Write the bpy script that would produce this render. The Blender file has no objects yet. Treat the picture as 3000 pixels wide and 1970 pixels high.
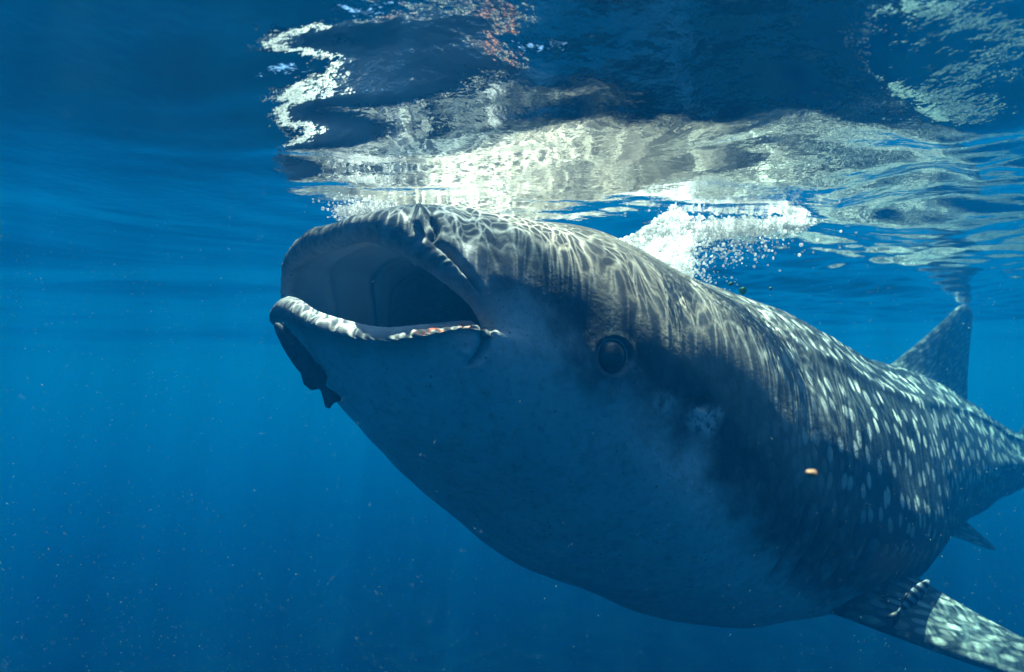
import bpy, math, random
import numpy as np
from mathutils import Vector, Matrix

R = math.radians
rng = np.random.default_rng(7)
random.seed(7)
sc = bpy.context.scene
col = sc.collection

# ------------------------------------------------------------------ camera
PITCH = 3.3
CAM_Z = -0.54            # the water surface is z = 0
FPX = 2000.0             # 24 mm lens on a 36 mm sensor, 3000 px wide
cam = bpy.data.cameras.new('camera')
cam.lens = 24; cam.sensor_width = 36; cam.sensor_fit = 'HORIZONTAL'
cam.clip_start = 0.02; cam.clip_end = 2000
cam.dof.use_dof = True; cam.dof.focus_distance = 1.85; cam.dof.aperture_fstop = 2.4
cam_o = bpy.data.objects.new('camera', cam); col.objects.link(cam_o)
cam_o.location = (0, 0, CAM_Z)
cam_o.rotation_euler = (R(90 + PITCH), 0, 0)
sc.camera = cam_o

# ------------------------------------------------------------------ world and sun
SUN_DIR = Vector((0.08, 0.12, 1.0)).normalized()      # towards the sun, as it stands under the surface
world = bpy.data.worlds.new('World'); sc.world = world; world.use_nodes = True
wt = world.node_tree; wt.nodes.clear()
sky = wt.nodes.new('ShaderNodeTexSky'); sky.sky_type = 'NISHITA'; sky.sun_disc = False
sky.sun_elevation = math.asin(SUN_DIR.z); sky.sun_rotation = math.atan2(SUN_DIR.x, SUN_DIR.y)
bg = wt.nodes.new('ShaderNodeBackground'); bg.inputs[1].default_value = 0.06
wo = wt.nodes.new('ShaderNodeOutputWorld')
wt.links.new(sky.outputs[0], bg.inputs[0]); wt.links.new(bg.outputs[0], wo.inputs[0])

sun = bpy.data.lights.new('sun', 'SUN'); sun.energy = 5.0; sun.angle = R(0.5); sun.color = (1.0, 0.86, 0.72)
sun_o = bpy.data.objects.new('sun', sun); col.objects.link(sun_o)
sun_o.rotation_euler = (-SUN_DIR).to_track_quat('-Z', 'Y').to_euler()

sc.view_settings.view_transform = 'Standard'; sc.view_settings.look = 'None'
sc.view_settings.gamma = 1.0; sc.view_settings.exposure = 1.08
sc.view_settings.use_curve_mapping = False
sc.render.engine = 'CYCLES'
cy = sc.cycles
cy.use_denoising = True
try: cy.denoiser = 'OPENIMAGEDENOISE'
except Exception: pass
cy.use_adaptive_sampling = False
cy.max_bounces = 8; cy.diffuse_bounces = 3; cy.glossy_bounces = 3; cy.transmission_bounces = 3
cy.volume_bounces = 4; cy.transparent_max_bounces = 24
cy.caustics_reflective = False; cy.caustics_refractive = False
cy.sample_clamp_indirect = 4.0

# ------------------------------------------------------------------ helpers
cp, sp = math.cos(R(PITCH)), math.sin(R(PITCH))
def P(px, py, Y):
    """point at depth Y (metres along the ground) seen at photograph pixel px, py"""
    dx, dy, dz = (px - 1500) / FPX, 1.0, (985 - py) / FPX
    wy, wz = dy * cp - dz * sp, dy * sp + dz * cp
    k = Y / wy
    return np.array((dx * k, Y, wz * k + CAM_Z))
def proj(v):
    v = np.asarray(v, float); x, y, z = v[..., 0], v[..., 1], v[..., 2] - CAM_Z
    d = y * cp + z * sp; h = -y * sp + z * cp
    return np.stack((1500 + FPX * x / d, 985 - FPX * h / d, d), -1)

def mesh_obj(name, verts, faces, mat, parent=None, smooth=True, attrs=None):
    me = bpy.data.meshes.new(name)
    verts = np.asarray(verts, np.float32)
    if isinstance(faces, np.ndarray):
        n, k = faces.shape
        me.vertices.add(len(verts)); me.vertices.foreach_set('co', verts.ravel())
        me.loops.add(n * k); me.loops.foreach_set('vertex_index', faces.astype(np.int32).ravel())
        me.polygons.add(n); me.polygons.foreach_set('loop_start', np.arange(0, n * k, k, dtype=np.int32))
        me.polygons.foreach_set('loop_total', np.full(n, k, np.int32))
        me.update(calc_edges=True)
    else:
        me.from_pydata(verts.tolist(), [], faces)
    me.validate()
    if smooth: me.polygons.foreach_set('use_smooth', np.ones(len(me.polygons), bool))
    for k, a in (attrs or {}).items():
        a = np.asarray(a, np.float32)
        if a.ndim == 2:
            at = me.attributes.new(k, 'FLOAT_VECTOR', 'POINT'); at.data.foreach_set('vector', a.ravel())
        else:
            at = me.attributes.new(k, 'FLOAT', 'POINT'); at.data.foreach_set('value', a)
    if mat: me.materials.append(mat)
    o = bpy.data.objects.new(name, me); col.objects.link(o)
    if parent: o.parent = parent
    return o

def tag(o, label=None, cat=None, group=None, kind=None):
    for k, v in (('label', label), ('category', cat), ('group', group), ('kind', kind)):
        if v: o[k] = v
    return o

class NT:
    def __init__(s, name):
        s.m = bpy.data.materials.new(name); s.m.use_nodes = True
        s.t = s.m.node_tree; s.t.nodes.clear(); s.out = s.t.nodes.new('ShaderNodeOutputMaterial')
    def n(s, typ, props=None, **inp):
        nd = s.t.nodes.new(typ)
        for k, v in (props or {}).items(): setattr(nd, k, v)
        for k, v in inp.items():
            key = int(k[1:]) if k[0] == 'i' and k[1:].isdigit() else k.replace('_', ' ')
            s.set(nd, key, v)
        return nd
    def set(s, nd, key, v):
        if isinstance(v, bpy.types.NodeSocket): s.t.links.new(v, nd.inputs[key])
        elif isinstance(v, bpy.types.Node): s.t.links.new(v.outputs[0], nd.inputs[key])
        else: nd.inputs[key].default_value = v
    def math(s, op, a, b=0.0, c=0.0, clamp=False):
        return s.n('ShaderNodeMath', {'operation': op, 'use_clamp': clamp}, i0=a, i1=b, i2=c).outputs[0]
    def mix(s, f, a, b, blend='MIX'):
        nd = s.n('ShaderNodeMix', {'data_type': 'RGBA', 'blend_type': blend})
        s.set(nd, 0, f); s.set(nd, 6, a); s.set(nd, 7, b)
        return nd.outputs[2]
    def ramp(s, f, a, b, lo=0.0, hi=1.0):
        nd = s.n('ShaderNodeMapRange', {'interpolation_type': 'SMOOTHSTEP'})
        s.set(nd, 0, f); s.set(nd, 1, a); s.set(nd, 2, b); s.set(nd, 3, lo); s.set(nd, 4, hi)
        return nd.outputs[0]
    def attr(s, name, vec=False):
        nd = s.n('ShaderNodeAttribute', {'attribute_name': name}); return nd.outputs[1 if vec else 2]
    def vmath(s, op, a, b):
        return s.n('ShaderNodeVectorMath', {'operation': op}, i0=a, i1=b).outputs[0]

def smooth01(x): x = np.clip(x, 0, 1); return x * x * (3 - 2 * x)

# ------------------------------------------------------------------ materials
def mat_water_volume():
    m = NT('sea_water')
    v = m.n('ShaderNodeVolumePrincipled', Density=DENS)
    v.inputs['Color'].default_value = VCOL
    v.inputs['Absorption Color'].default_value = VABS
    v.inputs['Anisotropy'].default_value = 0.55
    m.t.links.new(v.outputs[0], m.out.inputs['Volume'])
    return m.m
DENS = 0.28
VCOL = (0.0003, 0.064, 0.190, 1)
VABS = (0.09, 0.636, 0.66, 1)

def mat_surface():
    m = NT('water_surface')
    geo = m.n('ShaderNodeNewGeometry')
    pos = geo.outputs['Position']
    # caustic web painted into the sheet's transparency, standing in for light focused by ripples
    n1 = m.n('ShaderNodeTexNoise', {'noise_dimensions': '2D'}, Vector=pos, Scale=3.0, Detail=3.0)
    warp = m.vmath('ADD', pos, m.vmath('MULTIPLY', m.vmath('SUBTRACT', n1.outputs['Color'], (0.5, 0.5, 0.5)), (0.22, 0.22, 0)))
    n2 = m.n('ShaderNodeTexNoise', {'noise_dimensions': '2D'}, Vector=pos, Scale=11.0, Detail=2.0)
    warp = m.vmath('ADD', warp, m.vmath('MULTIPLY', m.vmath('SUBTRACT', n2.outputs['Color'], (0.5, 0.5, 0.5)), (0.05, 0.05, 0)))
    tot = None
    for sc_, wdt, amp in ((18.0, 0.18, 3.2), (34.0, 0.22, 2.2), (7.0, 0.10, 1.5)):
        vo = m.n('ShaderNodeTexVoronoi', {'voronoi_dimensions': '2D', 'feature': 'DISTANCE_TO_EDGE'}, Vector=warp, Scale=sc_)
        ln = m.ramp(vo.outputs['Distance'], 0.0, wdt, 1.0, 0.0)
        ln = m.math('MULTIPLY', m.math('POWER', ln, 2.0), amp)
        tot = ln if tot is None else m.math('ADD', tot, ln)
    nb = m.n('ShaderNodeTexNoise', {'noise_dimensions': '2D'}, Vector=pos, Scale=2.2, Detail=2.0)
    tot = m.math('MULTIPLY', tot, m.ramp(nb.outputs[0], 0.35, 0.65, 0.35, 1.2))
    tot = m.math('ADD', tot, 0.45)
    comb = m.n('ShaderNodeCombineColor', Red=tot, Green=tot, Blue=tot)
    bmp_n = m.n('ShaderNodeTexNoise', {'noise_dimensions': '2D'}, Vector=m.vmath('MULTIPLY', pos, (1, 1.0, 1)), Scale=26.0, Detail=3.0)
    bump = m.n('ShaderNodeBump', Strength=0.35, Distance=0.004, Height=bmp_n.outputs[0])
    fr = m.n('ShaderNodeFresnel', IOR=1.333)
    m.set(fr, 'Normal', bump)
    gl = m.n('ShaderNodeBsdfGlossy', Roughness=0.02, Normal=bump)
    gl.inputs['Color'].default_value = (1, 1, 1, 1)
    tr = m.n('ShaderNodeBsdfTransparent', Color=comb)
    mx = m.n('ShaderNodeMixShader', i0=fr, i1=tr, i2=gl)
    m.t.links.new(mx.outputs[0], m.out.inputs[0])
    return m.m

def mat_skin():
    m = NT('shark_skin')
    pat = m.attr('pat', True)
    dors = m.attr('dors'); mouth = m.attr('mouth'); lip = m.attr('lip'); pale = m.attr('pale'); rust = m.attr('rust'); head = m.attr('headness')
    pos = m.n('ShaderNodeTexCoord').outputs['Object']
    # body spots in rows down the flank, smaller and denser on the head
    pat = m.vmath('MULTIPLY', pat, (1.0, 0.62, 1.0))
    wn = m.n('ShaderNodeTexNoise', Vector=pat, Scale=5.0, Detail=2.0)
    wp = m.vmath('ADD', pat, m.vmath('MULTIPLY', m.vmath('SUBTRACT', wn.outputs['Color'], (0.5, 0.5, 0.5)), (0.05, 0.05, 0)))
    def spots(scale, lo, hi, rnd):
        vo = m.n('ShaderNodeTexVoronoi', {'voronoi_dimensions': '2D'}, Vector=wp, Scale=scale, Randomness=rnd)
        return m.ramp(vo.outputs['Distance'], lo, hi, 1.0, 0.0)
    big = spots(13.0, 0.17, 0.29, 0.7)
    small = spots(21.0, 0.22, 0.42, 0.9)
    sp_ = m.n('ShaderNodeMix'); m.set(sp_, 0, head); m.set(sp_, 2, big); m.set(sp_, 3, small)
    spot = m.math('MULTIPLY', sp_.outputs[0], m.attr('spotty'))
    n1 = m.n('ShaderNodeTexNoise', Vector=pos, Scale=7.0, Detail=6.0, Roughness=0.6)
    n2 = m.n('ShaderNodeTexNoise', Vector=pos, Scale=45.0, Detail=4.0, Roughness=0.6)
    ndark = m.n('ShaderNodeTexVoronoi', {}, Vector=pos, Scale=26.0)
    dorsal = m.mix(m.ramp(n1.outputs[0], 0.3, 0.7), (0.014, 0.024, 0.032, 1), (0.055, 0.070, 0.078, 1))
    dorsal = m.mix(m.math('MULTIPLY', m.attr('crown'), m.ramp(n1.outputs[0], .3, .7, .45, 1.0)), dorsal, (0.28, 0.25, 0.21, 1))
    dorsal = m.mix(m.math('MULTIPLY', spot, m.ramp(head, 0.2, 1.0, 0.9, 0.12)), dorsal, (0.66, 0.66, 0.60, 1))
    belly = m.mix(m.ramp(n1.outputs[0], 0.35, 0.75), (0.68, 0.70, 0.72, 1), (0.82, 0.83, 0.84, 1))
    dn = m.math('ADD', dors, m.math('MULTIPLY', m.math('SUBTRACT', n1.outputs[0], 0.5), 0.7))
    c = m.mix(m.ramp(dn, 0.30, 0.70), belly, dorsal)
    # small dark flecks and sores
    fleck = m.ramp(ndark.outputs['Distance'], 0.06, 0.15, 1.0, 0.0)
    fl2 = m.n('ShaderNodeTexNoise', Vector=pos, Scale=6.0, Detail=1.0)
    fleck = m.math('MULTIPLY', fleck, m.ramp(fl2.outputs[0], 0.5, 0.62))
    c = m.mix(m.math('MULTIPLY', fleck, 0.75), c, (0.03, 0.035, 0.045, 1))
    blot = m.ramp(n2.outputs[0], 0.50, 0.68)
    c = m.mix(m.math('MULTIPLY', blot, 0.25), c, (0.12, 0.135, 0.15, 1))
    n3 = m.n('ShaderNodeTexNoise', Vector=pos, Scale=17.0, Detail=5.0, Roughness=0.7)
    c = m.mix(m.math('MULTIPLY', m.ramp(n3.outputs[0], 0.50, 0.72), 0.30), c, (0.10, 0.12, 0.14, 1))
    n4 = m.n('ShaderNodeTexVoronoi', {}, Vector=pos, Scale=70.0)
    c = m.mix(m.math('MULTIPLY', m.ramp(n4.outputs['Distance'], 0.08, 0.2, 0.8, 0.0), m.ramp(n3.outputs[0], 0.42, 0.6)), c, (0.04, 0.05, 0.06, 1))
    c = m.mix(m.math('MULTIPLY', pale, m.ramp(n2.outputs[0], 0.3, 0.6)), c, (0.72, 0.72, 0.72, 1))
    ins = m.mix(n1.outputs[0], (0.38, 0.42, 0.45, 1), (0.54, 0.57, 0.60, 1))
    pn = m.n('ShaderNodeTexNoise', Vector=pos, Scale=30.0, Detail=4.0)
    pad = m.mix(pn.outputs[0], (0.04, 0.05, 0.06, 1), (0.12, 0.13, 0.14, 1))  # throat shade put into the colour, for the deep part of the mouth
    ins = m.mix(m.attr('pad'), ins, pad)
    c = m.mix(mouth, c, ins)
    c = m.mix(m.math('MULTIPLY', lip, 0.92), c, m.mix(m.ramp(n2.outputs[0], .4, .6), (0.08, 0.09, 0.095, 1), (0.19, 0.19, 0.18, 1)))
    rn = m.n('ShaderNodeTexNoise', Vector=pos, Scale=55.0, Detail=3.0)
    c = m.mix(m.math('MULTIPLY', rust, m.ramp(rn.outputs[0], 0.50, 0.60)), c, (0.50, 0.09, 0.03, 1))
    crease_shade = m.attr('crease')
    c = m.mix(crease_shade, c, (0.02, 0.03, 0.05, 1))  # shade of furrows, slits and folds painted into the skin colour
    bh = m.math('ADD', m.math('MULTIPLY', n2.outputs[0], 1.0), m.math('MULTIPLY', n1.outputs[0], 1.2))
    bump = m.n('ShaderNodeBump', Strength=0.45, Distance=0.006, Height=bh)
    b = m.n('ShaderNodeBsdfPrincipled', Roughness=0.55, Normal=bump)
    m.set(b, 'Base Color', c); b.inputs['IOR'].default_value = 1.15
    m.t.links.new(b.outputs[0], m.out.inputs[0])
    return m.m

def simple(name, c, rough=0.5, noise=None, spec=0.5, bump=0.0):
    m = NT(name)
    b = m.n('ShaderNodeBsdfPrincipled', Roughness=rough)
    if noise:
        pos = m.n('ShaderNodeTexCoord').outputs['Object']
        n = m.n('ShaderNodeTexNoise', Vector=pos, Scale=noise[0], Detail=4.0)
        m.set(b, 'Base Color', m.mix(m.ramp(n.outputs[0], 0.35, 0.65), c, noise[1]))
        if bump: m.set(b, 'Normal', m.n('ShaderNodeBump', Strength=bump, Distance=0.01, Height=n.outputs[0]))
    else: b.inputs['Base Color'].default_value = c
    b.inputs['Specular IOR Level'].default_value = spec
    m.t.links.new(b.outputs[0], m.out.inputs[0])
    return m.m

def mat_foam():
    m = NT('foam')
    d = m.n('ShaderNodeBsdfDiffuse'); d.inputs[0].default_value = (0.93, 0.93, 0.93, 1)
    t = m.n('ShaderNodeBsdfTranslucent'); t.inputs[0].default_value = (0.93, 0.93, 0.93, 1)
    mx = m.n('ShaderNodeMixShader', i0=0.62, i1=d, i2=t)
    mx = m.n('ShaderNodeMixShader', i0=0.38, i1=mx, i2=m.n('ShaderNodeBsdfTransparent'))
    m.t.links.new(mx.outputs[0], m.out.inputs[0]); return m.m

# ------------------------------------------------------------------ haze: the body of sea water
def haze():
    x0, x1, y0, y1, z0, z1 = -90, 90, -60, 140, -6.0, 0.9
    v = [(x, y, z) for x in (x0, x1) for y in (y0, y1) for z in (z0, z1)]
    f = [(0, 1, 3, 2), (4, 6, 7, 5), (0, 4, 5, 1), (2, 3, 7, 6), (0, 2, 6, 4), (1, 5, 7, 3)]
    o = mesh_obj('haze', v, f, mat_water_volume(), smooth=False)
    tag(o, kind='stuff', label='clear blue sea water that far things fade into', cat='water haze')
haze()

# ------------------------------------------------------------------ near-black floor added below to darken the deep water
def darkening_floor():
    m = simple('darkening_black', (0.0015, 0.003, 0.005, 1), .95, (.5, (0.003, 0.005, 0.007, 1)), spec=0.0)
    n = 120; xs = np.linspace(-89, 89, n); ys = np.linspace(-59, 139, n); X, Y = np.meshgrid(xs, ys)
    Z = -4.6 + .10 * np.sin(X * .9 + 1.3 * np.sin(Y * .4)) * np.sin(Y * .7) + .04 * np.sin(X * 2.1 + Y * 1.3)
    i = np.arange(n - 1)[:, None] * n + np.arange(n - 1)[None, :]
    F = np.stack((i, i + 1, i + n + 1, i + n), -1).reshape(-1, 4)
    tag(mesh_obj('darkening_floor', np.stack((X, Y, Z), -1).reshape(-1, 3), F, m), 'near-black added floor that darkens the water below', kind='structure')
darkening_floor()

# ------------------------------------------------------------------ water surface
def axis(lo, hi, fine_lo, fine_hi, step, grow):
    a = list(np.arange(fine_lo, fine_hi, step))
    d = step; x = fine_lo
    left = []
    while x > lo: d *= grow; x -= d; left.append(x)
    d = step; x = a[-1]; right = []
    while x < hi: d *= grow; x += d; right.append(x)
    return np.array(left[::-1] + a + right)

def waves(X, Y):
    Z = np.zeros_like(X)
    r = np.random.default_rng(21)
    # long gentle swell
    for i in range(16):
        lam = 0.9 * (7.0 / 0.9) ** (i / 15)
        th = R(95) + r.normal(0, 0.5)
        k = 2 * math.pi / lam
        Z += 0.0046 * lam * np.sin(k * (X * math.cos(th) + Y * math.sin(th)) + r.uniform(0, 6.28)) / 1.6
    # short ripples, stronger in the wake to the right and round the head
    wake = 0.36 + 1.0 * smooth01((X + 0.75) / 0.6) * smooth01((9 - Y) / 6) 
    wake *= 1 - .55 * np.exp(-((X + .45) / .4) ** 2 - ((Y - 1.5) / .4) ** 2)
    wake *= .45 + .55 * smooth01((Y - 1.05) / .5)
    warpx = X + 0.08 * np.sin(3.1 * Y + 1.0) + 0.05 * np.sin(7.3 * X + 2.2 * Y)
    warpy = Y + 0.08 * np.sin(2.7 * X + 0.4) + 0.05 * np.sin(6.1 * Y - 3.3 * X)
    S = np.zeros_like(X)
    for i in range(34):
        lam = 0.10 * (0.9 / 0.10) ** (i / 33)
        th = r.uniform(R(35), R(145)) if i % 3 else r.uniform(0, 3.14)
        k = 2 * math.pi / lam
        S += 0.0017 * lam * np.sin(k * (warpx * math.cos(th) + warpy * math.sin(th)) + r.uniform(0, 6.28))
    Z += wake * S * (1 + .9 * smooth01((X - .55) / .5))
    # the near surface climbs towards the camera from a crease in the swell
    e = 1.43 + .16 * smooth01((.10 - X) / .28) * smooth01((X + .72) / .35) + .035 * np.sin(2.1 * X + .6) + .012 * np.sin(6.3 * X) - Y
    ramp_ = .5 * (e + np.sqrt(e * e + .0016)); far_ = e - .34; flat = .5 * (far_ + np.sqrt(far_ * far_ + .004))
    Z += (.235 - .105 * smooth01((-.15 - X) / .4)) * ramp_ - .20 * flat * (.45 + .55 * smooth01((X + .15) / .5))
    # rings pushed out by the open mouth
    d = np.hypot(X + 0.45, Y - 2.0)
    Z += 0.0015 * np.exp(-(d / 0.8) ** 2) * np.sin(26 * d)
    g = np.exp(-((X + .36) / .42) ** 2 - ((Y - 1.55) / .42) ** 2)
    Z += g * .0020 * np.sin(52 * Y + 2.5 * np.sin(4 * X + 1) + 1.2 * np.sin(11 * X)) * (.6 + .4 * np.sin(8 * X + 9 * Y))
    Z += g * .0042 * np.sin(27 * (Y + .06 * np.sin(5 * X)) + .8 * np.sin(9 * X)) * (1 + .3 * np.sin(14 * X + 5 * Y))
    return Z

def water_surface():
    xs = axis(-90, 90, -2.2, 3.6, 0.016, 1.035)
    ys = axis(-60, 140, 0.5, 6.0, 0.016, 1.035)
    X, Y = np.meshgrid(xs, ys)
    Z = waves(X, Y)
    ny, nx = X.shape
    V = np.stack((X, Y, Z), -1).reshape(-1, 3)
    i = np.arange(ny - 1)[:, None] * nx + np.arange(nx - 1)[None, :]
    F = np.stack((i, i + 1, i + nx + 1, i + nx), -1).reshape(-1, 4)
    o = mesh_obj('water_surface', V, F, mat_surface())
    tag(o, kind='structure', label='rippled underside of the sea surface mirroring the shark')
water_surface()

# ------------------------------------------------------------------ whale shark
O_ = np.array((-0.37, 2.10)); U = np.array((0.78, 0.626)); U /= np.linalg.norm(U); N_ = np.array((U[1], -U[0]))
def W(s, l, z):
    """shark frame (s back along the body, l towards the near flank, z above the camera) to world"""
    s, l, z = np.broadcast_arrays(np.asarray(s, float), np.asarray(l, float), np.asarray(z, float))
    return np.stack((O_[0] + U[0] * s + N_[0] * l, O_[1] + U[1] * s + N_[1] * l, z + CAM_Z), -1)

ST = np.array([  # s, top, widest, bottom, half width
    (0.00, .490, .13, -.24, .500), (0.25, .505, .09, -.43, .560), (0.50, .515, .03, -.63, .610), (1.00, .43, -.15, -.90, .665),
    (1.50, .35, -.36, -1.06, .700), (2.00, .255, -.52, -1.14, .690), (2.50, .16, -.58, -1.17, .630), (3.00, .10, -.57, -1.14, .54),
    (3.50, .04, -.57, -1.07, .46), (4.50, -.19, -.60, -.97, .34), (5.50, -.46, -.68, -.93, .26), (6.50, -.60, -.74, -.90, .18),
    (7.50, -.64, -.77, -.90, .13), (8.60, -.72, -.78, -.84, .06), (8.9, -.76, -.78, -.80, .02)])
def cubic(xq, x, y):
    """Catmull-Rom through the stations"""
    m = np.gradient(y, x)
    k = np.clip(np.searchsorted(x, xq) - 1, 0, len(x) - 2)
    h = x[k + 1] - x[k]; t = (xq - x[k]) / h
    return ((2*t**3 - 3*t**2 + 1) * y[k] + (t**3 - 2*t**2 + t) * h * m[k] + (-2*t**3 + 3*t**2) * y[k+1] + (t**3 - t**2) * h * m[k+1])
def section(s, ph):
    zt, zw, zb, hw = (cubic(s, ST[:, 0], ST[:, i]) for i in (1, 2, 3, 4))
    c, sn = np.cos(ph), np.sin(ph)
    nt, nb = 2.25 + 0 * s, 2.1
    nt = np.where(s < 1.2, 2.25 + 0.5 * (1.2 - s), 2.25)
    cc = np.sign(c) * np.abs(c) ** (2 / np.where(sn > 0, nt, nb))
    up = np.abs(sn) ** (2 / nt) * (zt - zw); dn = np.abs(sn) ** (2 / nb) * (zw - zb)
    return np.stack((s + 0 * ph, hw * cc, np.where(sn > 0, zw + up, zw - dn)), -1)

NP = 512
phi = np.arange(NP) / NP * 2 * math.pi
# lip line: angle, s, l, z  (0 near corner, pi/2 upper middle, pi far corner, 3pi/2 lower middle)
RIM = np.array([
    (0.00, 0.010, .478, .125), (0.20, -.008, .464, .180), (0.45, -.055, .440, .240), (0.75, -.110, .400, .298), (1.05, -.175, .310, .375),
    (1.57, -.215, .000, .395), (2.10, -.180, -.27, .395), (2.45, -.175, -.37, .372), (2.80, -.165, -.41, .300), (3.14, -.160, -.43, .21),
    (3.40, -.185, -.42, .185), (3.75, -.215, -.36, .185), (4.20, -.278, -.20, .195), (4.71, -.315, .02, .180), (5.10, -.310, .215, .130),
    (5.45, -.225, .360, .098), (5.80, -.125, .452, .115), (6.05, -.040, .480, .132), (6.2832, .010, .478, .125)])
def rim(ph):
    x = np.concatenate((RIM[:-1, 0] - 2*math.pi, RIM[:-1, 0], RIM[:, 0] + 2*math.pi))
    out = []
    for i in (1, 2, 3):
        y = np.concatenate((RIM[:-1, i], RIM[:-1, i], RIM[:, i])); out.append(cubic(ph, x, y))
    return np.stack(out, -1)
RM = rim(phi)
mid = np.array((0, 0, 0.20))
od = RM - RM.mean(0); od[:, 0] = 0
od[:, 1] = np.cos(phi) * 0.8; od[:, 2] = np.sin(phi)
od /= np.linalg.norm(od, axis=1)[:, None]
fwd = np.array((-1.0, 0, 0))
rl = 0.026 + 0.006 * np.exp(-((phi - 0.45) / 0.35) ** 2) + 0.013 * np.exp(-((phi - 4.8) / 1.0) ** 2) + 0.014 * np.exp(-((phi - 1.8) / .7) ** 2)

def herm(a, ta, b, tb, t):
    t = t[:, None, None]
    return (2*t**3 - 3*t**2 + 1) * a + (t**3 - 2*t**2 + t) * ta + (-2*t**3 + 3*t**2) * b + (t**3 - t**2) * tb

rows = []; kind_rows = []
# inside of the mouth, from the throat out to the lips
s_th = 0.62
thr = np.stack((np.full(NP, s_th), 0.20 * np.cos(phi), 0.02 + 0.17 * np.sin(phi)), -1)
B = RM - rl[:, None] * od
snp = np.sin(phi); dn_ = np.clip(-snp, 0, 1); upm = np.clip(snp, 0, 1)
tB = np.stack((0.55 + 0.25 * upm + 0.0 * phi, 0.30 * np.cos(phi) * 0.2, 0.30 * upm - 0.85 * dn_), -1)
tT = np.stack((0.5 + 0 * phi, -0.25 * np.cos(phi), -0.15 * snp), -1)
NI = 150
inn = herm(B, tB, thr, tT, np.linspace(0, 1, NI))
end = np.stack([thr * np.array((1, k, k)) + np.array((dd, 0, 0.02 * (1 - k))) for k, dd in ((0.7, .05), (0.35, .08), (0.03, .09))], 0)
inn = np.concatenate((inn, end), 0)
for r_ in inn[::-1]: rows.append(r_); kind_rows.append('in')
for a in np.linspace(0, math.pi, 17)[1:-1][::-1]:
    rows.append(RM + rl[:, None] * (math.cos(a) * od + math.sin(a) * fwd)); kind_rows.append('lip')
# outside of the head
A = RM + rl[:, None] * od
s1 = 0.30
Q = section(np.full(NP, s1), phi)
tQ = (section(np.full(NP, s1 + .02), phi) - Q) / .02
side = np.abs(np.cos(phi))
tA = np.stack((0.35 + 0.25 * upm - 0.05 * dn_, 0.10 * np.cos(phi), 0.24 * upm - 0.62 * dn_), -1)
L = np.linalg.norm(Q - A, axis=1)[:, None]
NO = 110
out_ = herm(A, tA, Q, tQ * (L * 1.0), np.linspace(0, 1, NO) ** 1.0)
for r_ in out_: rows.append(r_); kind_rows.append('head')
ss = np.concatenate((np.arange(s1 + .007, 1.3, .0075), np.arange(1.3, 3.6, .011), np.arange(3.6, 8.9, .03), [8.9]))
for s in ss: rows.append(section(np.full(NP, s), phi)); kind_rows.append('body')
G = np.array(rows)                            # rows x NP x 3 in the shark frame
NR = len(G)
kr = np.array(kind_rows)
i_head0 = int(np.where(kr == 'head')[0][0])
i_lip0 = int(np.where(kr == 'lip')[0][0])

def keel():
    s = G[i_head0 + NO:, :, 0]
    amt = 0.055 * smooth01((s - 3.2) / 2.0) * smooth01((8.9 - s) / 1.5)
    g = np.exp(-((np.minimum(phi, 2*math.pi - phi)) / 0.12) ** 2) + np.exp(-((phi - math.pi) / 0.12) ** 2)
    c = np.sign(np.cos(phi))
    G[i_head0 + NO:, :, 1] += amt * g * c
    for ph0, am in ((0.62, .014), (1.02, .012), (math.pi - .62, .014), (math.pi - 1.02, .012)):
        a2 = am * smooth01((s - 0.9) / 1.2) * smooth01((8.0 - s) / 2)
        g = np.exp(-((phi - ph0) / 0.045) ** 2)
        G[i_head0 + NO:, :, 1] += a2 * g * math.cos(ph0); G[i_head0 + NO:, :, 2] += a2 * g * math.sin(ph0)
keel()

Vw = W(G[..., 0], G[..., 1], G[..., 2])
def grid_normals(V):
    dr = np.gradient(V, axis=0)
    dc = (np.roll(V, -1, 1) - np.roll(V, 1, 1))
    n = np.cross(dc, dr); n /= np.linalg.norm(n, axis=-1)[..., None] + 1e-12
    return n
nrm = grid_normals(Vw)
k_ = i_head0 + NO + 5
if nrm[k_, 0] @ np.array((N_[0], N_[1], 0)) < 0: nrm = -nrm
near = (np.cos(phi) > -0.05)[None, :] & (np.arange(NR) >= i_lip0)[:, None]
pj = proj(Vw)
def seg_dist(pts):
    pts = np.asarray(pts, float); d = np.full(pj.shape[:2], 1e9); q = pj[..., :2]; par = np.zeros_like(d)
    # resample smoothly
    tt = np.linspace(0, len(pts) - 1, len(pts) * 12)
    k = np.arange(len(pts), dtype=float)
    cx = cubic(tt, k, pts[:, 0]); cyy = cubic(tt, k, pts[:, 1])
    for j in range(len(tt)):
        e = np.hypot(q[..., 0] - cx[j], q[..., 1] - cyy[j]); m = e < d
        d = np.where(m, e, d); par = np.where(m, tt[j] / (len(pts) - 1), par)
    return d, par
disp = np.zeros(pj.shape[:2]); crease = np.zeros_like(disp); pale = np.zeros_like(disp); rust = np.zeros_like(disp)
ishead = (np.arange(NR) >= i_head0)[:, None] & near
# furrow behind the lip, running round the corner of the mouth
d, par = seg_dist([(1262, 722), (1310, 745), (1352, 790), (1390, 845), (1412, 900), (1428, 955), (1424, 1010), (1400, 1050), (1372, 1074)])
w_ = 9 * np.sin(np.clip(par * .94 + .06, 0, 1) * math.pi) ** .5 + 3
disp -= np.where(ishead, .024 * np.exp(-(d / w_) ** 2), 0)
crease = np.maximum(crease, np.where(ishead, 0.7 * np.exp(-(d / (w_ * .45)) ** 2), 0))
disp += np.where(ishead, .004 * np.exp(-((d - 26) / 14) ** 2) * (par > .02) * (par < .97), 0)
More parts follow.
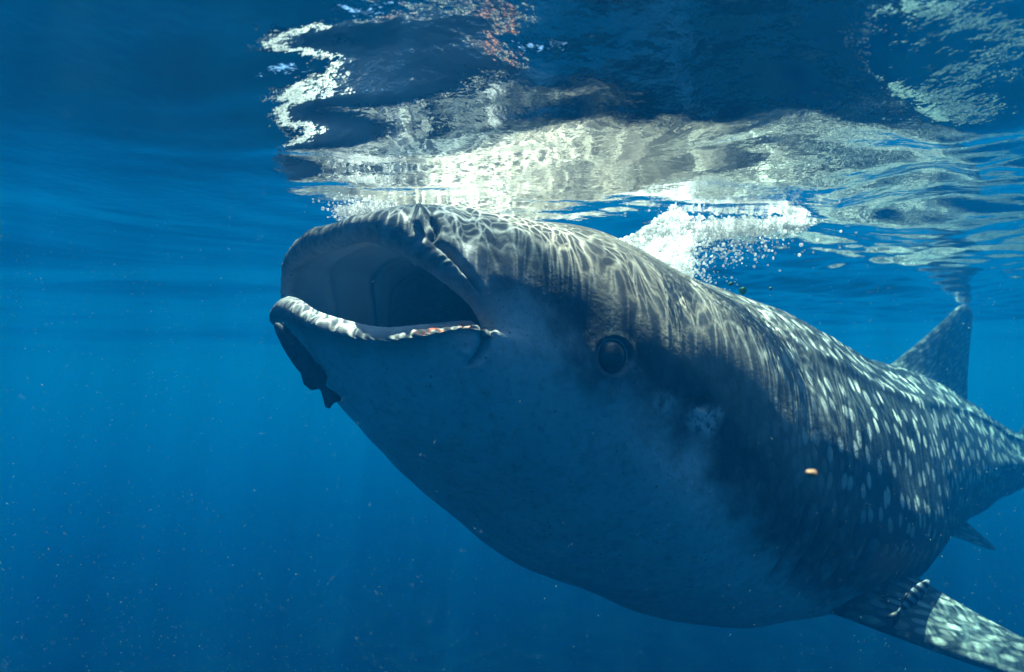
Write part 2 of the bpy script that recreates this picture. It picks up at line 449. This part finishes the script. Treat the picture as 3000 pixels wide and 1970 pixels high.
# nostril slit with a raised fold in front of it
d, par = seg_dist([(1262, 660), (1276, 690), (1262, 715)])
disp -= np.where(ishead, .022 * np.exp(-(d / 8) ** 2), 0)
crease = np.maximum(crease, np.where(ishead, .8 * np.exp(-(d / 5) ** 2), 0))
d, par = seg_dist([(1226, 640), (1222, 690), (1226, 740)])
disp += np.where(ishead, .022 * np.exp(-(d / 13) ** 2), 0)
# spiracle
d = np.hypot(pj[..., 0] - 2062, pj[..., 1] - 1178)
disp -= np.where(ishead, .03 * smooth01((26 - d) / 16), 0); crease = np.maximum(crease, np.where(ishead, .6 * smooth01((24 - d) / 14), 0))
# eye socket
EYE = (1790, 1045)
d = np.hypot(pj[..., 0] - EYE[0], (pj[..., 1] - EYE[1]))
disp -= np.where(ishead, .03 * smooth01((52 - d) / 8), 0)
disp += np.where(ishead, .004 * np.exp(-((d - 58) / 8) ** 2) + .016 * np.exp(-((d) / 110) ** 2), 0)
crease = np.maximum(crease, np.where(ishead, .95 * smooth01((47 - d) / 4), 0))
# gill slits low on the flank
for k, x0 in enumerate((2330, 2385, 2437, 2482, 2520)):
    d, par = seg_dist([(x0 + 40, 1470 + 18 * k), (x0 + 20, 1560 + 14 * k), (x0 - 40, 1660 + 14 * k), (x0 - 90, 1730 + 12 * k)])
    env = np.sin(np.clip(par, 0, 1) * math.pi) ** .5
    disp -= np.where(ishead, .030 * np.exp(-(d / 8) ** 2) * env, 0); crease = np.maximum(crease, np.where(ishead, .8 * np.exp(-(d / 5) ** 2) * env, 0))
for x, y, r, a in ((2062, 1232, 45, 1.0), (2075, 1255, 28, .9), (1945, 1188, 40, .7), (2100, 1215, 22, .7), (2385, 1388, 1, 0)):
    d = np.hypot(pj[..., 0] - x, pj[..., 1] - y); pale = np.maximum(pale, np.where(ishead, a * np.exp(-(d / r) ** 4), 0))
for x, y, r in ((1315, 950, 34), (1275, 962, 24), (1370, 940, 26), (1335, 945, 20), (1400, 950, 14), (1232, 968, 20)):
    d = np.hypot(pj[..., 0] - x, (pj[..., 1] - y) * 1.6); rust = np.maximum(rust, np.where(near & (phi > 4.5)[None, :], np.exp(-(d / r) ** 4), 0))
# folds inside the mouth
inside = (np.arange(NR) < i_lip0)[:, None] * np.ones((1, NP), bool)
depth_t = np.clip((i_lip0 - np.arange(NR)) / (NI + 3), 0, 1)[:, None] * np.ones((1, NP))
farw = smooth01(.35 - np.cos(phi) * 1.1)[None, :]
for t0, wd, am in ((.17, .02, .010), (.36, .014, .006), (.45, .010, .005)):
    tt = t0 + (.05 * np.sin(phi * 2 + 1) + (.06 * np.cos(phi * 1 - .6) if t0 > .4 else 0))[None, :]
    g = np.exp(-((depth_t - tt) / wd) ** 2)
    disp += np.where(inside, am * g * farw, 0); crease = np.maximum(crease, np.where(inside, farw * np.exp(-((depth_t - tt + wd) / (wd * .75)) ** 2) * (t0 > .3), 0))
# crinkles across the lips
lipw = np.exp(-((np.arange(NR) - (i_head0 - 5)) / 8.0) ** 2)[:, None]
cr = np.zeros(NP)
r2 = np.random.default_rng(5)
for f_ in (41, 67, 93, 120): cr += np.sin(phi * f_ + r2.uniform(0, 6.28) + 2 * np.sin(phi * 5 + f_)) * .0007
disp += lipw * cr[None, :]
# slow unevenness of the flesh
rr = np.random.default_rng(9)
for i in range(14):
    k = rr.normal(0, 1, 3); k /= np.linalg.norm(k); lam = rr.uniform(.15, .7)
    disp += .006 * lam * np.sin(2 * math.pi / lam * (G @ k) + rr.uniform(0, 6.28)) * np.where(inside, .5, 1)
Vb = Vw + nrm * disp[..., None]

# attributes
arc = np.zeros((NR, NP))
seg = np.linalg.norm(np.roll(G, -1, 1) - G, axis=-1)
cum = np.concatenate((np.zeros((NR, 1)), np.cumsum(seg, 1)[:, :-1]), 1)
top_i = NP // 4
arc = np.abs(cum - cum[:, top_i:top_i + 1]); tot = seg.sum(1)[:, None]
arc = np.minimum(arc, tot - arc)
pat = np.stack((G[..., 0], arc + 3 * (np.cos(phi) < 0)[None, :], np.zeros_like(arc)), -1)
zt, zw, zb = (cubic(np.clip(G[..., 0], 0, 8.9), ST[:, 0], ST[:, i]) for i in (1, 2, 3))
lim = np.interp(G[..., 0], [-.3, .1, .3, .5, .68, .9, 1.2, 1.6, 2.0, 3.0, 9], [.34, .20, .0, -.10, -.22, -.42, -.66, -.88, -1.0, -1.05, -1.0])
dors = np.clip(0.5 + (G[..., 2] - lim) / 0.60, 0, 1)
headness = 1 - smooth01((G[..., 0] - .5) / 1.3)
crown = headness * smooth01((G[..., 2] - (lim + .16)) / .14)
throat_shade = np.where(inside, smooth01((depth_t - .36 + .1 * np.sin(phi)[None, :]) / .16), 0)  # mask of the painted shade, growing with depth into the mouth
spotty = .22 + .78 * smooth01((G[..., 2] - (lim + .18)) / .45)
mouthm = np.where(inside, 1.0, 0.0) * smooth01((i_lip0 + 2 - np.arange(NR)) / 14.0)[:, None]
lipm = np.exp(-((np.arange(NR) - (i_head0 - 6)) / 13.0) ** 2)[:, None] * np.ones((1, NP)) * np.where(np.sin(phi) > 0, .7, 1.0)

verts = [Vb.reshape(-1, 3)]
ii = np.arange(NR - 1)[:, None] * NP; jj = np.arange(NP)[None, :]; j2 = (jj + 1) % NP
F = np.stack((ii + jj, ii + NP + jj, ii + NP + j2, ii + j2), -1).reshape(-1, 4)
faces = [F]
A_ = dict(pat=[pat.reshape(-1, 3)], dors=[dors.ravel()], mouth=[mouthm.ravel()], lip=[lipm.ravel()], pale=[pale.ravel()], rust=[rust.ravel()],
          crease=[crease.ravel()], headness=[headness.ravel()], crown=[crown.ravel()], spotty=[spotty.ravel()], pad=[throat_shade.ravel()])
nv = NR * NP

def fin(root_a, root_b, tip, tip_chord, thick, bulge=(0, 0), nspan=70, nch=26, curve=0.0, seed=0, sweep=0.0):
    """fin from a root chord (a leading, b trailing) to a rounded tip; closed lens section"""
    global nv
    a, b, tp = (np.array(x, float) for x in (root_a, root_b, tip))
    cdir = (b - a); span = tp - (a + b) / 2
    nrmv = np.cross(cdir, span); nrmv /= np.linalg.norm(nrmv)
    ch0 = np.linalg.norm(cdir); cu = cdir / ch0
    t = np.linspace(0, 1, nspan)
    c_end = tp - cu * 0
    rowsf = []; pt = []
    chord_ang = np.concatenate((np.linspace(0, 1, nch), np.linspace(1, 0, nch)[1:-1]))
    sgn = np.concatenate((np.ones(nch), -np.ones(nch - 2)))
    for tt in t:
        e = 1 - (1 - tt) ** 1.0
        lead = a * (1 - e) + tp * e + cu * (-bulge[0] * math.sin(math.pi * e) * ch0)
        trail = b * (1 - e) + (tp + cu * tip_chord) * e + cu * (-bulge[1] * math.sin(math.pi * e ** .8) * ch0)
        tipround = math.sqrt(max(0.0, 1 - max(0, (tt - .9) / .1) ** 2))
        m_ = (lead + trail) / 2; lead = m_ + (lead - m_) * max(tipround, .03); trail = m_ + (trail - m_) * max(tipround, .03)
        cl = np.linalg.norm(trail - lead)
        x = (1 - np.cos(chord_ang * math.pi)) / 2
        prof = 2.2 * np.sqrt(np.clip(x, 0, 1)) * (1 - x) ** .9
        flare = 1 + 1.6 * math.exp(-tt / .06)
        th = thick * (1 - .75 * tt) * flare * prof
        base = lead[None, :] * (1 - x[:, None]) + trail[None, :] * x[:, None]
        off = nrmv * curve * (tt ** 2)
        rowsf.append(base + off + nrmv[None, :] * (th * sgn * tipround)[:, None])
        pt.append(np.stack((x * cl + seed, np.full_like(x, tt * np.linalg.norm(span)) + (sgn < 0) * 5, 0 * x), -1))
    Vf = np.array(rowsf); ns, nc = Vf.shape[:2]
    i0 = np.arange(ns - 1)[:, None] * nc; j0 = np.arange(nc)[None, :]; j1 = (j0 + 1) % nc
    Ff = np.stack((i0 + j0, i0 + j1, i0 + nc + j1, i0 + nc + j0), -1).reshape(-1, 4) + nv
    verts.append(Vf.reshape(-1, 3)); faces.append(Ff); n_ = ns * nc; nv += n_
    A_['pat'].append(np.array(pt).reshape(-1, 3)); A_['dors'].append(np.ones(n_))
    for k in ('mouth', 'lip', 'pale', 'rust', 'crease', 'crown', 'pad'): A_[k].append(np.zeros(n_))
    A_['headness'].append(np.full(n_, .35)); A_['spotty'].append(np.full(n_, .55))

# first dorsal fin, tip at the surface
fin(W(3.35, 0, .0), W(4.85, 0, -.30), W(4.78, 0.02, .55), .22, .055, bulge=(-.02, .03), seed=20)
# second dorsal fin
fin(W(5.95, 0, -.54), W(6.55, 0, -.62), W(6.45, 0, -.24), .08, .03, bulge=(-.1, .2), seed=24)
# pectoral fins
fin(W(1.74, .34, -.93), W(2.30, .42, -.80), W(2.80, 1.50, -1.45), .05, .060, bulge=(.06, .12), curve=-.08, seed=28)
fin(W(1.74, -.34, -.93), W(2.30, -.42, -.80), W(2.80, -1.50, -1.42), .07, .060, bulge=(.06, .12), curve=.08, seed=32)
# pelvic fins
for q in (1, -1): fin(W(3.65, .17 * q, -.94), W(4.1, .15 * q, -.90), W(4.15, .34 * q, -1.12), .06, .022, seed=36)
# tail
fin(W(8.0, 0, -.70), W(8.9, 0, -.78), W(9.7, 0, .15), .12, .04, bulge=(0, .25), seed=40)
fin(W(8.1, 0, -.82), W(8.9, 0, -.78), W(9.0, 0, -1.35), .10, .035, bulge=(0, .2), seed=44)

shark = bpy.data.objects.new('whale_shark', None); col.objects.link(shark); shark.location = (0, 0, 0)
tag(shark, 'huge spotted whale shark feeding at the surface with its wide mouth open', 'shark')
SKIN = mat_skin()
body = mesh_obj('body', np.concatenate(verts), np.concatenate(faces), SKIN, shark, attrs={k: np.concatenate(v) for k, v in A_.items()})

# nasal barbel: a short fleshy lobe hanging in front of the corner of the upper lip
def barbel():
    pts = [P(1238, 642, 1.76), P(1226, 668, 1.735), P(1222, 705, 1.725), P(1222, 740, 1.722), P(1220, 768, 1.725), P(1218, 782, 1.73)]
    rad = [.018, .017, .0155, .013, .009, .001]
    t = np.linspace(0, 5, 30); pp = np.stack([cubic(t, np.arange(6.), np.array(pts)[:, i]) for i in range(3)], -1); rd = np.interp(t, np.arange(6), rad)
    a = np.arange(18) / 18 * 2 * math.pi; e1 = np.array((N_[0], N_[1], 0)); e2 = np.array((-U[0], -U[1], 0))
    V = pp[:, None] + (rd[:, None] * np.cos(a))[..., None] * e1 * .75 + (rd[:, None] * np.sin(a))[..., None] * e2 * 1.1
    i0 = np.arange(29)[:, None] * 18; j0 = np.arange(18)[None]; j1 = (j0 + 1) % 18
    F = np.stack((i0 + j0, i0 + j1, i0 + 18 + j1, i0 + 18 + j0), -1).reshape(-1, 4)
    n = len(V) * 18
    mesh_obj('nasal_barbel', V.reshape(-1, 3), F, SKIN, shark, attrs=dict(dors=np.full(n, .3), headness=np.ones(n), lip=np.full(n, .6), pat=V.reshape(-1, 3)))
barbel()

# eye
def uv_sphere(nu=32, nvv=20, k=(1, 1, 1)):
    v = [(0, 0, k[2])]
    for i in range(1, nvv):
        t = math.pi * i / nvv
        for j in range(nu):
            a = 2 * math.pi * j / nu; v.append((k[0]*math.sin(t)*math.cos(a), k[1]*math.sin(t)*math.sin(a), k[2]*math.cos(t)))
    v.append((0, 0, -k[2])); f = []
    for j in range(nu): f.append((0, 1 + j, 1 + (j + 1) % nu)); 
    for i in range(nvv - 2):
        for j in range(nu): a = 1 + i*nu; f.append((a + j, a + nu + j, a + nu + (j+1) % nu, a + (j+1) % nu))
    b = 1 + (nvv - 2) * nu; e = len(v) - 1
    for j in range(nu): f.append((b + j, e, b + (j + 1) % nu))
    return np.array(v, float), f
M_EYE = simple('eye_dark', (0.006, 0.008, 0.012, 1), .28, (60, (0.02, 0.024, 0.03, 1)))
M_PUPIL = simple('pupil_black', (0.002, 0.002, 0.003, 1), .10)
M_RIM = simple('eye_rim', (0.30, 0.31, 0.32, 1), .5, (90, (0.45, 0.45, 0.45, 1)), bump=.3)
def make_eye(center, n, up):
    n = Vector(n).normalized(); u = Vector(up); r_ = u.cross(n).normalized(); u = n.cross(r_)
    Mx = Matrix((r_, u, n)).transposed()
    v, f = uv_sphere(40, 26, (.048, .048, .027)); v = (np.array(Mx) @ v.T).T + center
    e = mesh_obj('eye', v, f, M_EYE, shark)
    v, f = uv_sphere(28, 16, (.022, .018, .003)); v = (np.array(Mx) @ (v + np.array((.0, -.006, .0250))).T).T + center
    mesh_obj('pupil', v, f, M_PUPIL, e)
    tv, tf = [], []
    for i in range(56):
        a = 2 * math.pi * i / 56; rw = .0020
        for j in range(10):
            b = 2 * math.pi * j / 10; rr_ = .0485 + rw * math.cos(b)
            tv.append((rr_ * math.cos(a), rr_ * math.sin(a), .010 + rw * 1.3 * math.sin(b)))
            tf.append((i*10 + j, ((i+1) % 56)*10 + j, ((i+1) % 56)*10 + (j+1) % 10, i*10 + (j+1) % 10))
    tv = (np.array(Mx) @ np.array(tv).T).T + center
    mesh_obj('eyelid', tv, tf, M_RIM, e)
cand = np.where(ishead, np.hypot(pj[..., 0] - EYE[0], pj[..., 1] - EYE[1]), 1e9)
ie = np.unravel_index(np.argmin(cand), cand.shape)
ec = Vw[ie]; en = nrm[ie]
make_eye(ec - en * .001, en, (0, 0, 1))
ge = G[ie]; ec2 = W(ge[0], -ge[1], ge[2]); nl = np.array((N_[0], N_[1], 0)); en2 = en - 2 * (en @ nl) * nl
make_eye(ec2 - en2 * .001, en2, (0, 0, 1))

# ------------------------------------------------------------------ small fish
def fish(name, A, Bp, prof_h, prof_w, mat, up, nr=40, nc=20):
    """body lofted from nose A to tail root B; profiles are (t, half size) lists"""
    A, Bp = np.array(A, float), np.array(Bp, float); ax = Bp - A; Ln = np.linalg.norm(ax); ax /= Ln
    up = np.array(up, float); up -= ax * (up @ ax); up /= np.linalg.norm(up); sd = np.cross(ax, up)
    t = np.linspace(0, 1, nr); h = np.interp(t, *zip(*prof_h)) * Ln; w = np.interp(t, *zip(*prof_w)) * Ln
    h = np.convolve(np.pad(h, 2, 'edge'), np.ones(5) / 5, 'valid'); w = np.convolve(np.pad(w, 2, 'edge'), np.ones(5) / 5, 'valid'); h[0] = w[0] = 1e-4
    V = []; an = np.arange(nc) / nc * 2 * math.pi
    for i in range(nr):
        V.append(A + ax * (t[i] * Ln) + np.outer(np.cos(an) * h[i], up) + np.outer(np.sin(an) * w[i], sd))
    V = np.array(V)
    i0 = np.arange(nr - 1)[:, None] * nc; j0 = np.arange(nc)[None, :]; j1 = (j0 + 1) % nc
    F = np.stack((i0 + j0, i0 + j1, i0 + nc + j1, i0 + nc + j0), -1).reshape(-1, 4)
    o = mesh_obj(name, V.reshape(-1, 3), F, mat, attrs={'along': np.repeat(t, nc)})
    return o, A, ax, up, sd, Ln
def plate(name, pts, nrmv, th, mat, parent):
    """thin lens-shaped fin from an outline"""
    pts = np.array(pts, float); nrmv = np.array(nrmv) / np.linalg.norm(nrmv); c = pts.mean(0); n = len(pts)
    V = np.concatenate((pts, [c + nrmv * th / 2], [c - nrmv * th / 2]))
    f = [(i, (i + 1) % n, n) for i in range(n)] + [((i + 1) % n, i, n + 1) for i in range(n)]
    return mesh_obj(name, V, f, mat, parent)

def remora():
    mt = simple('remora_skin', (0.020, 0.024, 0.032, 1), .5, (40, (0.04, 0.05, 0.06, 1)))
    A = P(806, 946, 1.84); B = P(958, 1152, 1.90)
    o, A, ax, up, sd, Ln = fish('remora', A, B, [(0, .02), (.06, .055), (.3, .10), (.55, .115), (.8, .08), (.95, .035), (1, .03)],
                                [(0, .03), (.06, .08), (.3, .085), (.6, .08), (.9, .035), (1, .02)], mt, (-.8, -.2, -.5))
    E = A + ax * Ln
    plate('tail_fin', [E - ax*.02 + up*.008, E + ax*.030 + up*.026, E + ax*.040 + up*.020, E + ax*.034, E + ax*.040 - up*.018, E + ax*.028 - up*.024, E - ax*.02 - up*.008], sd, .004, mt, o)
    m = A + ax * Ln * .55
    plate('dorsal_fin', [m + up*.018, m + ax*.05 + up*.036, m + ax*.075 + up*.030, m + ax*.085 + up*.012], sd, .004, mt, o)
    plate('anal_fin', [m - up*.018, m + ax*.045 - up*.034, m + ax*.07 - up*.028, m + ax*.085 - up*.012], sd, .004, mt, o)
    q = A + ax * Ln * .25
    plate('pectoral_fin', [q + sd*.012, q + ax*.035 + sd*.035 + up*.01, q + ax*.055 + sd*.03, q + ax*.02 + sd*.012], up, .003, mt, o)
    plate('pectoral_fin', [q - sd*.012, q + ax*.035 - sd*.035 + up*.01, q + ax*.055 - sd*.03, q + ax*.02 - sd*.012], up, .003, mt, o)
    v, f = uv_sphere(20, 10, (1, 1, 1)); c = A + ax * Ln * .14 - up * (.07 * Ln)
    v = c + v[:, :1] * ax * .10 * Ln + v[:, 1:2] * sd * .05 * Ln + v[:, 2:3] * up * .015 * Ln
    mesh_obj('sucker_disc', v, f, simple('remora_disc', (0.06, 0.07, 0.08, 1), .6), o)
    tag(o, 'slim dark remora clinging under the lower jaw of the shark', 'fish')
remora()

def pilot_fish():
    m = NT('striped_scales')
    t = m.attr('along')
    w = m.math('SINE', m.math('MULTIPLY', t, 2 * math.pi * 5.6))
    c = m.mix(m.ramp(w, -.15, .25), (0.008, 0.012, 0.02, 1), (0.28, 0.32, 0.35, 1))
    b = m.n('ShaderNodeBsdfPrincipled', Roughness=.35); m.set(b, 'Base Color', c)
    m.t.links.new(b.outputs[0], m.out.inputs[0])
    dk = simple('dark_fin', (0.015, 0.02, 0.03, 1), .5)
    A = P(2722, 1700, 2.26); B = P(2632, 1796, 2.26)
    o, A, ax, up, sd, Ln = fish('pilot_fish', A, B, [(0, .02), (.08, .09), (.3, .15), (.55, .15), (.85, .07), (1, .04)],
                                [(0, .02), (.08, .06), (.4, .09), (.8, .05), (1, .02)], m.m, (-.5, -.15, .8))
    E = A + ax * Ln
    plate('tail_fin', [E - ax*.008 + up*.005, E + ax*.028 + up*.022, E + ax*.046 + up*.020, E + ax*.024, E + ax*.046 - up*.020, E + ax*.026 - up*.022, E - ax*.008 - up*.005], sd, .004, dk, o)
    q = A + ax * Ln * .45
    plate('dorsal_fin', [q + up*.017, q + ax*.02 + up*.030, q + ax*.055 + up*.014, q + ax*.05 + up*.009], sd, .003, dk, o)
    plate('anal_fin', [q - up*.017, q + ax*.02 - up*.028, q + ax*.055 - up*.013, q + ax*.05 - up*.009], sd, .003, dk, o)
    plate('pectoral_fin', [q - ax*.03 - sd*.01, q - sd*.02 - up*.014, q + ax*.004 - sd*.02 - up*.008, q - ax*.02 - sd*.01], up, .002, dk, o)
    v, f = uv_sphere(12, 8, (.0028,) * 3)
    mesh_obj('eye', v + A + ax * Ln * .1 - sd * .0075 + up * .003, f, M_PUPIL, o)
    tag(o, 'small pilot fish with dark bands swimming beside the pectoral fin', 'fish')
pilot_fish()

# ------------------------------------------------------------------ foam, bubbles and plankton
ICO_V = None
def ico():
    t = (1 + 5 ** .5) / 2
    v = np.array([(-1,t,0),(1,t,0),(-1,-t,0),(1,-t,0),(0,-1,t),(0,1,t),(0,-1,-t),(0,1,-t),(t,0,-1),(t,0,1),(-t,0,-1),(-t,0,1)], float)
    v /= np.linalg.norm(v[0])
    f = np.array([(0,11,5),(0,5,1),(0,1,7),(0,7,10),(0,10,11),(1,5,9),(5,11,4),(11,10,2),(10,7,6),(7,1,8),(3,9,4),(3,4,2),(3,2,6),(3,6,8),(3,8,9),(4,9,5),(2,4,11),(6,2,10),(8,6,7),(9,8,1)])
    return v, f
def ico2():
    v, f = ico(); v = list(map(tuple, v)); cache = {}
    def mid(a, b):
        k = (min(a, b), max(a, b))
        if k not in cache:
            m = (np.array(v[a]) + np.array(v[b])); m /= np.linalg.norm(m); v.append(tuple(m)); cache[k] = len(v) - 1
        return cache[k]
    g = []
    for a, b, c in f:
        ab, bc, ca = mid(a, b), mid(b, c), mid(c, a); g += [(a, ab, ca), (b, bc, ab), (c, ca, bc), (ab, bc, ca)]
    return np.array(v), np.array(g)
def scatter(name, cen, rad, mat, hi=False, squash=None):
    v, f = ico2() if hi else ico()
    n = len(cen); S = rad[:, None, None] * np.ones((1, 1, 3))
    if squash is not None: S = S * squash[:, None, :]
    V = (cen[:, None, :] + v[None] * S).reshape(-1, 3)
    F = (f[None] + (np.arange(n) * len(v))[:, None, None]).reshape(-1, 3)
    return mesh_obj(name, V, F, mat)

FOAM = mat_foam()

# broken white water where the surface closes behind the head: bubbles packed round the back of the neck
def foam():
    r = np.random.default_rng(3)
    cs, rs = [], []
    # a slanting sheet of packed bubbles where the water pours in behind the head
    cor = [P(1712, 752, 2.50), P(1835, 695, 2.22), P(1985, 592, 2.02), P(2036, 655, 2.14), P(2032, 800, 2.62), P(1985, 880, 2.86)]
    cen0 = P(1930, 725, 2.36)
    n = 3000; k = r.integers(0, 6, n * 2); k = k[k < 5]; k = np.concatenate((k, np.full(0, 0)))
    A0 = np.array(cor)[k]; B0 = np.array(cor)[k + 1]; u1, u2 = r.random(len(k)), r.random(len(k)); fl = u1 + u2 > 1
    u1 = np.where(fl, 1 - u1, u1); u2 = np.where(fl, 1 - u2, u2)
    p = cen0 + (A0 - cen0) * u1[:, None] + (B0 - cen0) * u2[:, None]
    # close the fan along the body's back
    m_ = 500; u1, u2 = r.random(m_), r.random(m_); fl = u1 + u2 > 1; u1 = np.where(fl, 1 - u1, u1); u2 = np.where(fl, 1 - u2, u2)
    p = np.concatenate((p, cen0 + (cor[5] - cen0) * u1[:, None] + (cor[0] - cen0) * u2[:, None]))
    nn = .5 + .5 * np.sin(p[:, 0] * 31 + 2 * np.sin(p[:, 1] * 17)) * np.sin(p[:, 1] * 27 + p[:, 2] * 40)
    p[:, 2] += (r.normal(size=len(p)) * .004 - .020 * nn); p[:, :2] += r.normal(size=(len(p), 2)) * .010
    keep = (r.random(len(p)) < .55 + .5 * nn); p = p[keep]
    cs.append(p); rs.append(.0014 + .0048 * r.random(len(p)) ** 4)
    # the white line along the surface to the right
    n = 3200; a = r.random(n)
    x = P(2030, 660, 2.35) * (1 - a[:, None]) + P(2370, 655, 2.42) * a[:, None]
    x += r.normal(size=(n, 3)) * np.array((.012, .05, .012)) * (1.1 - .5 * a)[:, None]
    x[:, 2] = x[:, 2] - np.abs(r.normal(size=n)) * .018 * (1.2 - a)
    cs.append(x); rs.append(.002 + .007 * r.random(n) ** 3)
    # bubbles straggling out of the pour
    n = 900; q = P(1990, 800, 2.55) + r.normal(size=(n, 3)) * np.array((.07, .09, .06)); cs.append(q); rs.append(.0015 + .004 * r.random(n) ** 2)
    n = 500; q = P(2150, 720, 2.4) + r.normal(size=(n, 3)) * np.array((.12, .1, .03)); cs.append(q); rs.append(.0015 + .005 * r.random(n) ** 2)
    # froth in front of the upper lip
    n = 1500; a = r.random(n); q = P(1010, 628, 1.95) * (1 - a[:, None]) + P(1150, 612, 1.95) * a[:, None] + r.normal(size=(n, 3)) * np.array((.03, .05, .009)); cs.append(q); rs.append(.0015 + .004 * r.random(n) ** 3)
    # the solid, blown-white heart of it: one thin crumpled skin of froth
    SV, SF = [], []
    ring = cor + [P(1850, 812, 2.76)]
    K = 40
    for q in range(7):
        a0, b0 = ring[q], ring[(q + 1) % 7]; base = len(SV)
        idx = {}
        for i in range(K + 1):
            for j in range(i + 1):
                t = i / K; u = j / max(i, 1); idx[i, j] = len(SV)
                v = cen0 + ((a0 - cen0) * (1 - u) + (b0 - cen0) * u) * t * .94
                x_, y_, z_ = v
                v = v + np.array((0, 0, .008 * math.sin(x_*90 + 3*math.sin(y_*61)) * math.sin(y_*70 + z_*55) + .006 * math.sin(x_*190+y_*130) + .004 * math.sin(y_*310 + x_*47)))
                SV.append(v)
        for i in range(K):
            for j in range(i + 1):
                SF.append((idx[i, j], idx[i+1, j], idx[i+1, j+1]))
                if j < i: SF.append((idx[i, j], idx[i+1, j+1], idx[i, j+1]))
    sk = mesh_obj('froth', SV, np.array(SF), FOAM)
    cen = np.concatenate(cs); rad = np.concatenate(rs)
    sq = .75 + .5 * r.random((len(cen), 3))
    o = scatter('foam', cen, rad, FOAM, squash=sq)
    sk.parent = o; sk['kind'] = 'stuff'
    tag(o, 'white foam and packed air bubbles churned up behind the head of the shark', 'foam', kind='stuff')
foam()

def plankton():
    r = np.random.default_rng(11)
    n = 14000
    Y = .7 + 3.6 * r.random(n) ** .8; px = r.uniform(-100, 3100, n); py = r.uniform(620, 2050, n)
    c = np.array([P(a, b, y) for a, b, y in zip(px, py, Y)]); c = c[c[:, 2] < -.03]
    rad = (.0003 + .0006 * r.random(len(c)) ** 3) * np.clip(np.linalg.norm(c - (0, 0, CAM_Z), axis=1), .7, 3) * .7
    # more of it drawn into the open mouth
    m = 1500
    q = W(r.uniform(-.3, .45, m), r.normal(0, .22, m), .18 + r.normal(0, .10, m))
    c = np.concatenate((c, q)); rad = np.concatenate((rad, .0004 + .0010 * r.random(m) ** 2))
    o = scatter('plankton', c, rad * .68, simple('plankton', (.50, .66, .72, 1), .8))
    tag(o, 'pale specks of plankton drifting through the blue water', 'plankton', kind='stuff')
plankton()

# odd bits adrift in the water
def bit(name, px, py, Y, k, c, label, cat, group=None, seed=1):
    v, f = uv_sphere(18, 12, k); r = np.random.default_rng(seed); q = r.normal(size=(5, 3))
    ln = np.linalg.norm(v, axis=1)[:, None] + 1e-9; u = v / ln
    v = v * (1 + .07 * sum(np.sin(3.1 * (u @ q[i]) + i) for i in range(5))[:, None] / 2)
    a = r.uniform(-.6, .6); v = v @ np.array(((math.cos(a), 0, math.sin(a)), (0, 1, 0), (-math.sin(a), 0, math.cos(a))))
    o = mesh_obj(name, v, f, simple(name + '_skin', c, .6, (150, tuple(x * .6 for x in c[:3]) + (1,)))); o.location = P(px, py, Y)
    tag(o, label, cat, group); return o
bit('drifting_larva', 2378, 1387, .95, (.0085, .005, .005), (.70, .38, .20, 1), 'pale orange oval speck drifting in front of the flank', 'plankton', seed=4)
SW = 'green scraps of weed adrift behind the head'
bit('seaweed_scrap', 2142, 832, 2.3, (.010, .004, .006), (.05, .22, .05, 1), 'dark green weed scrap closest to the foam', 'seaweed', SW, 5)
bit('seaweed_scrap', 2176, 852, 2.3, (.013, .005, .013), (.06, .35, .08, 1), 'brightest and largest green weed scrap, right of the foam', 'seaweed', SW, 6)
bit('seaweed_scrap', 2258, 846, 2.3, (.006, .004, .006), (.05, .18, .06, 1), 'smallest green weed scrap, farthest from the foam', 'seaweed', SW, 7)
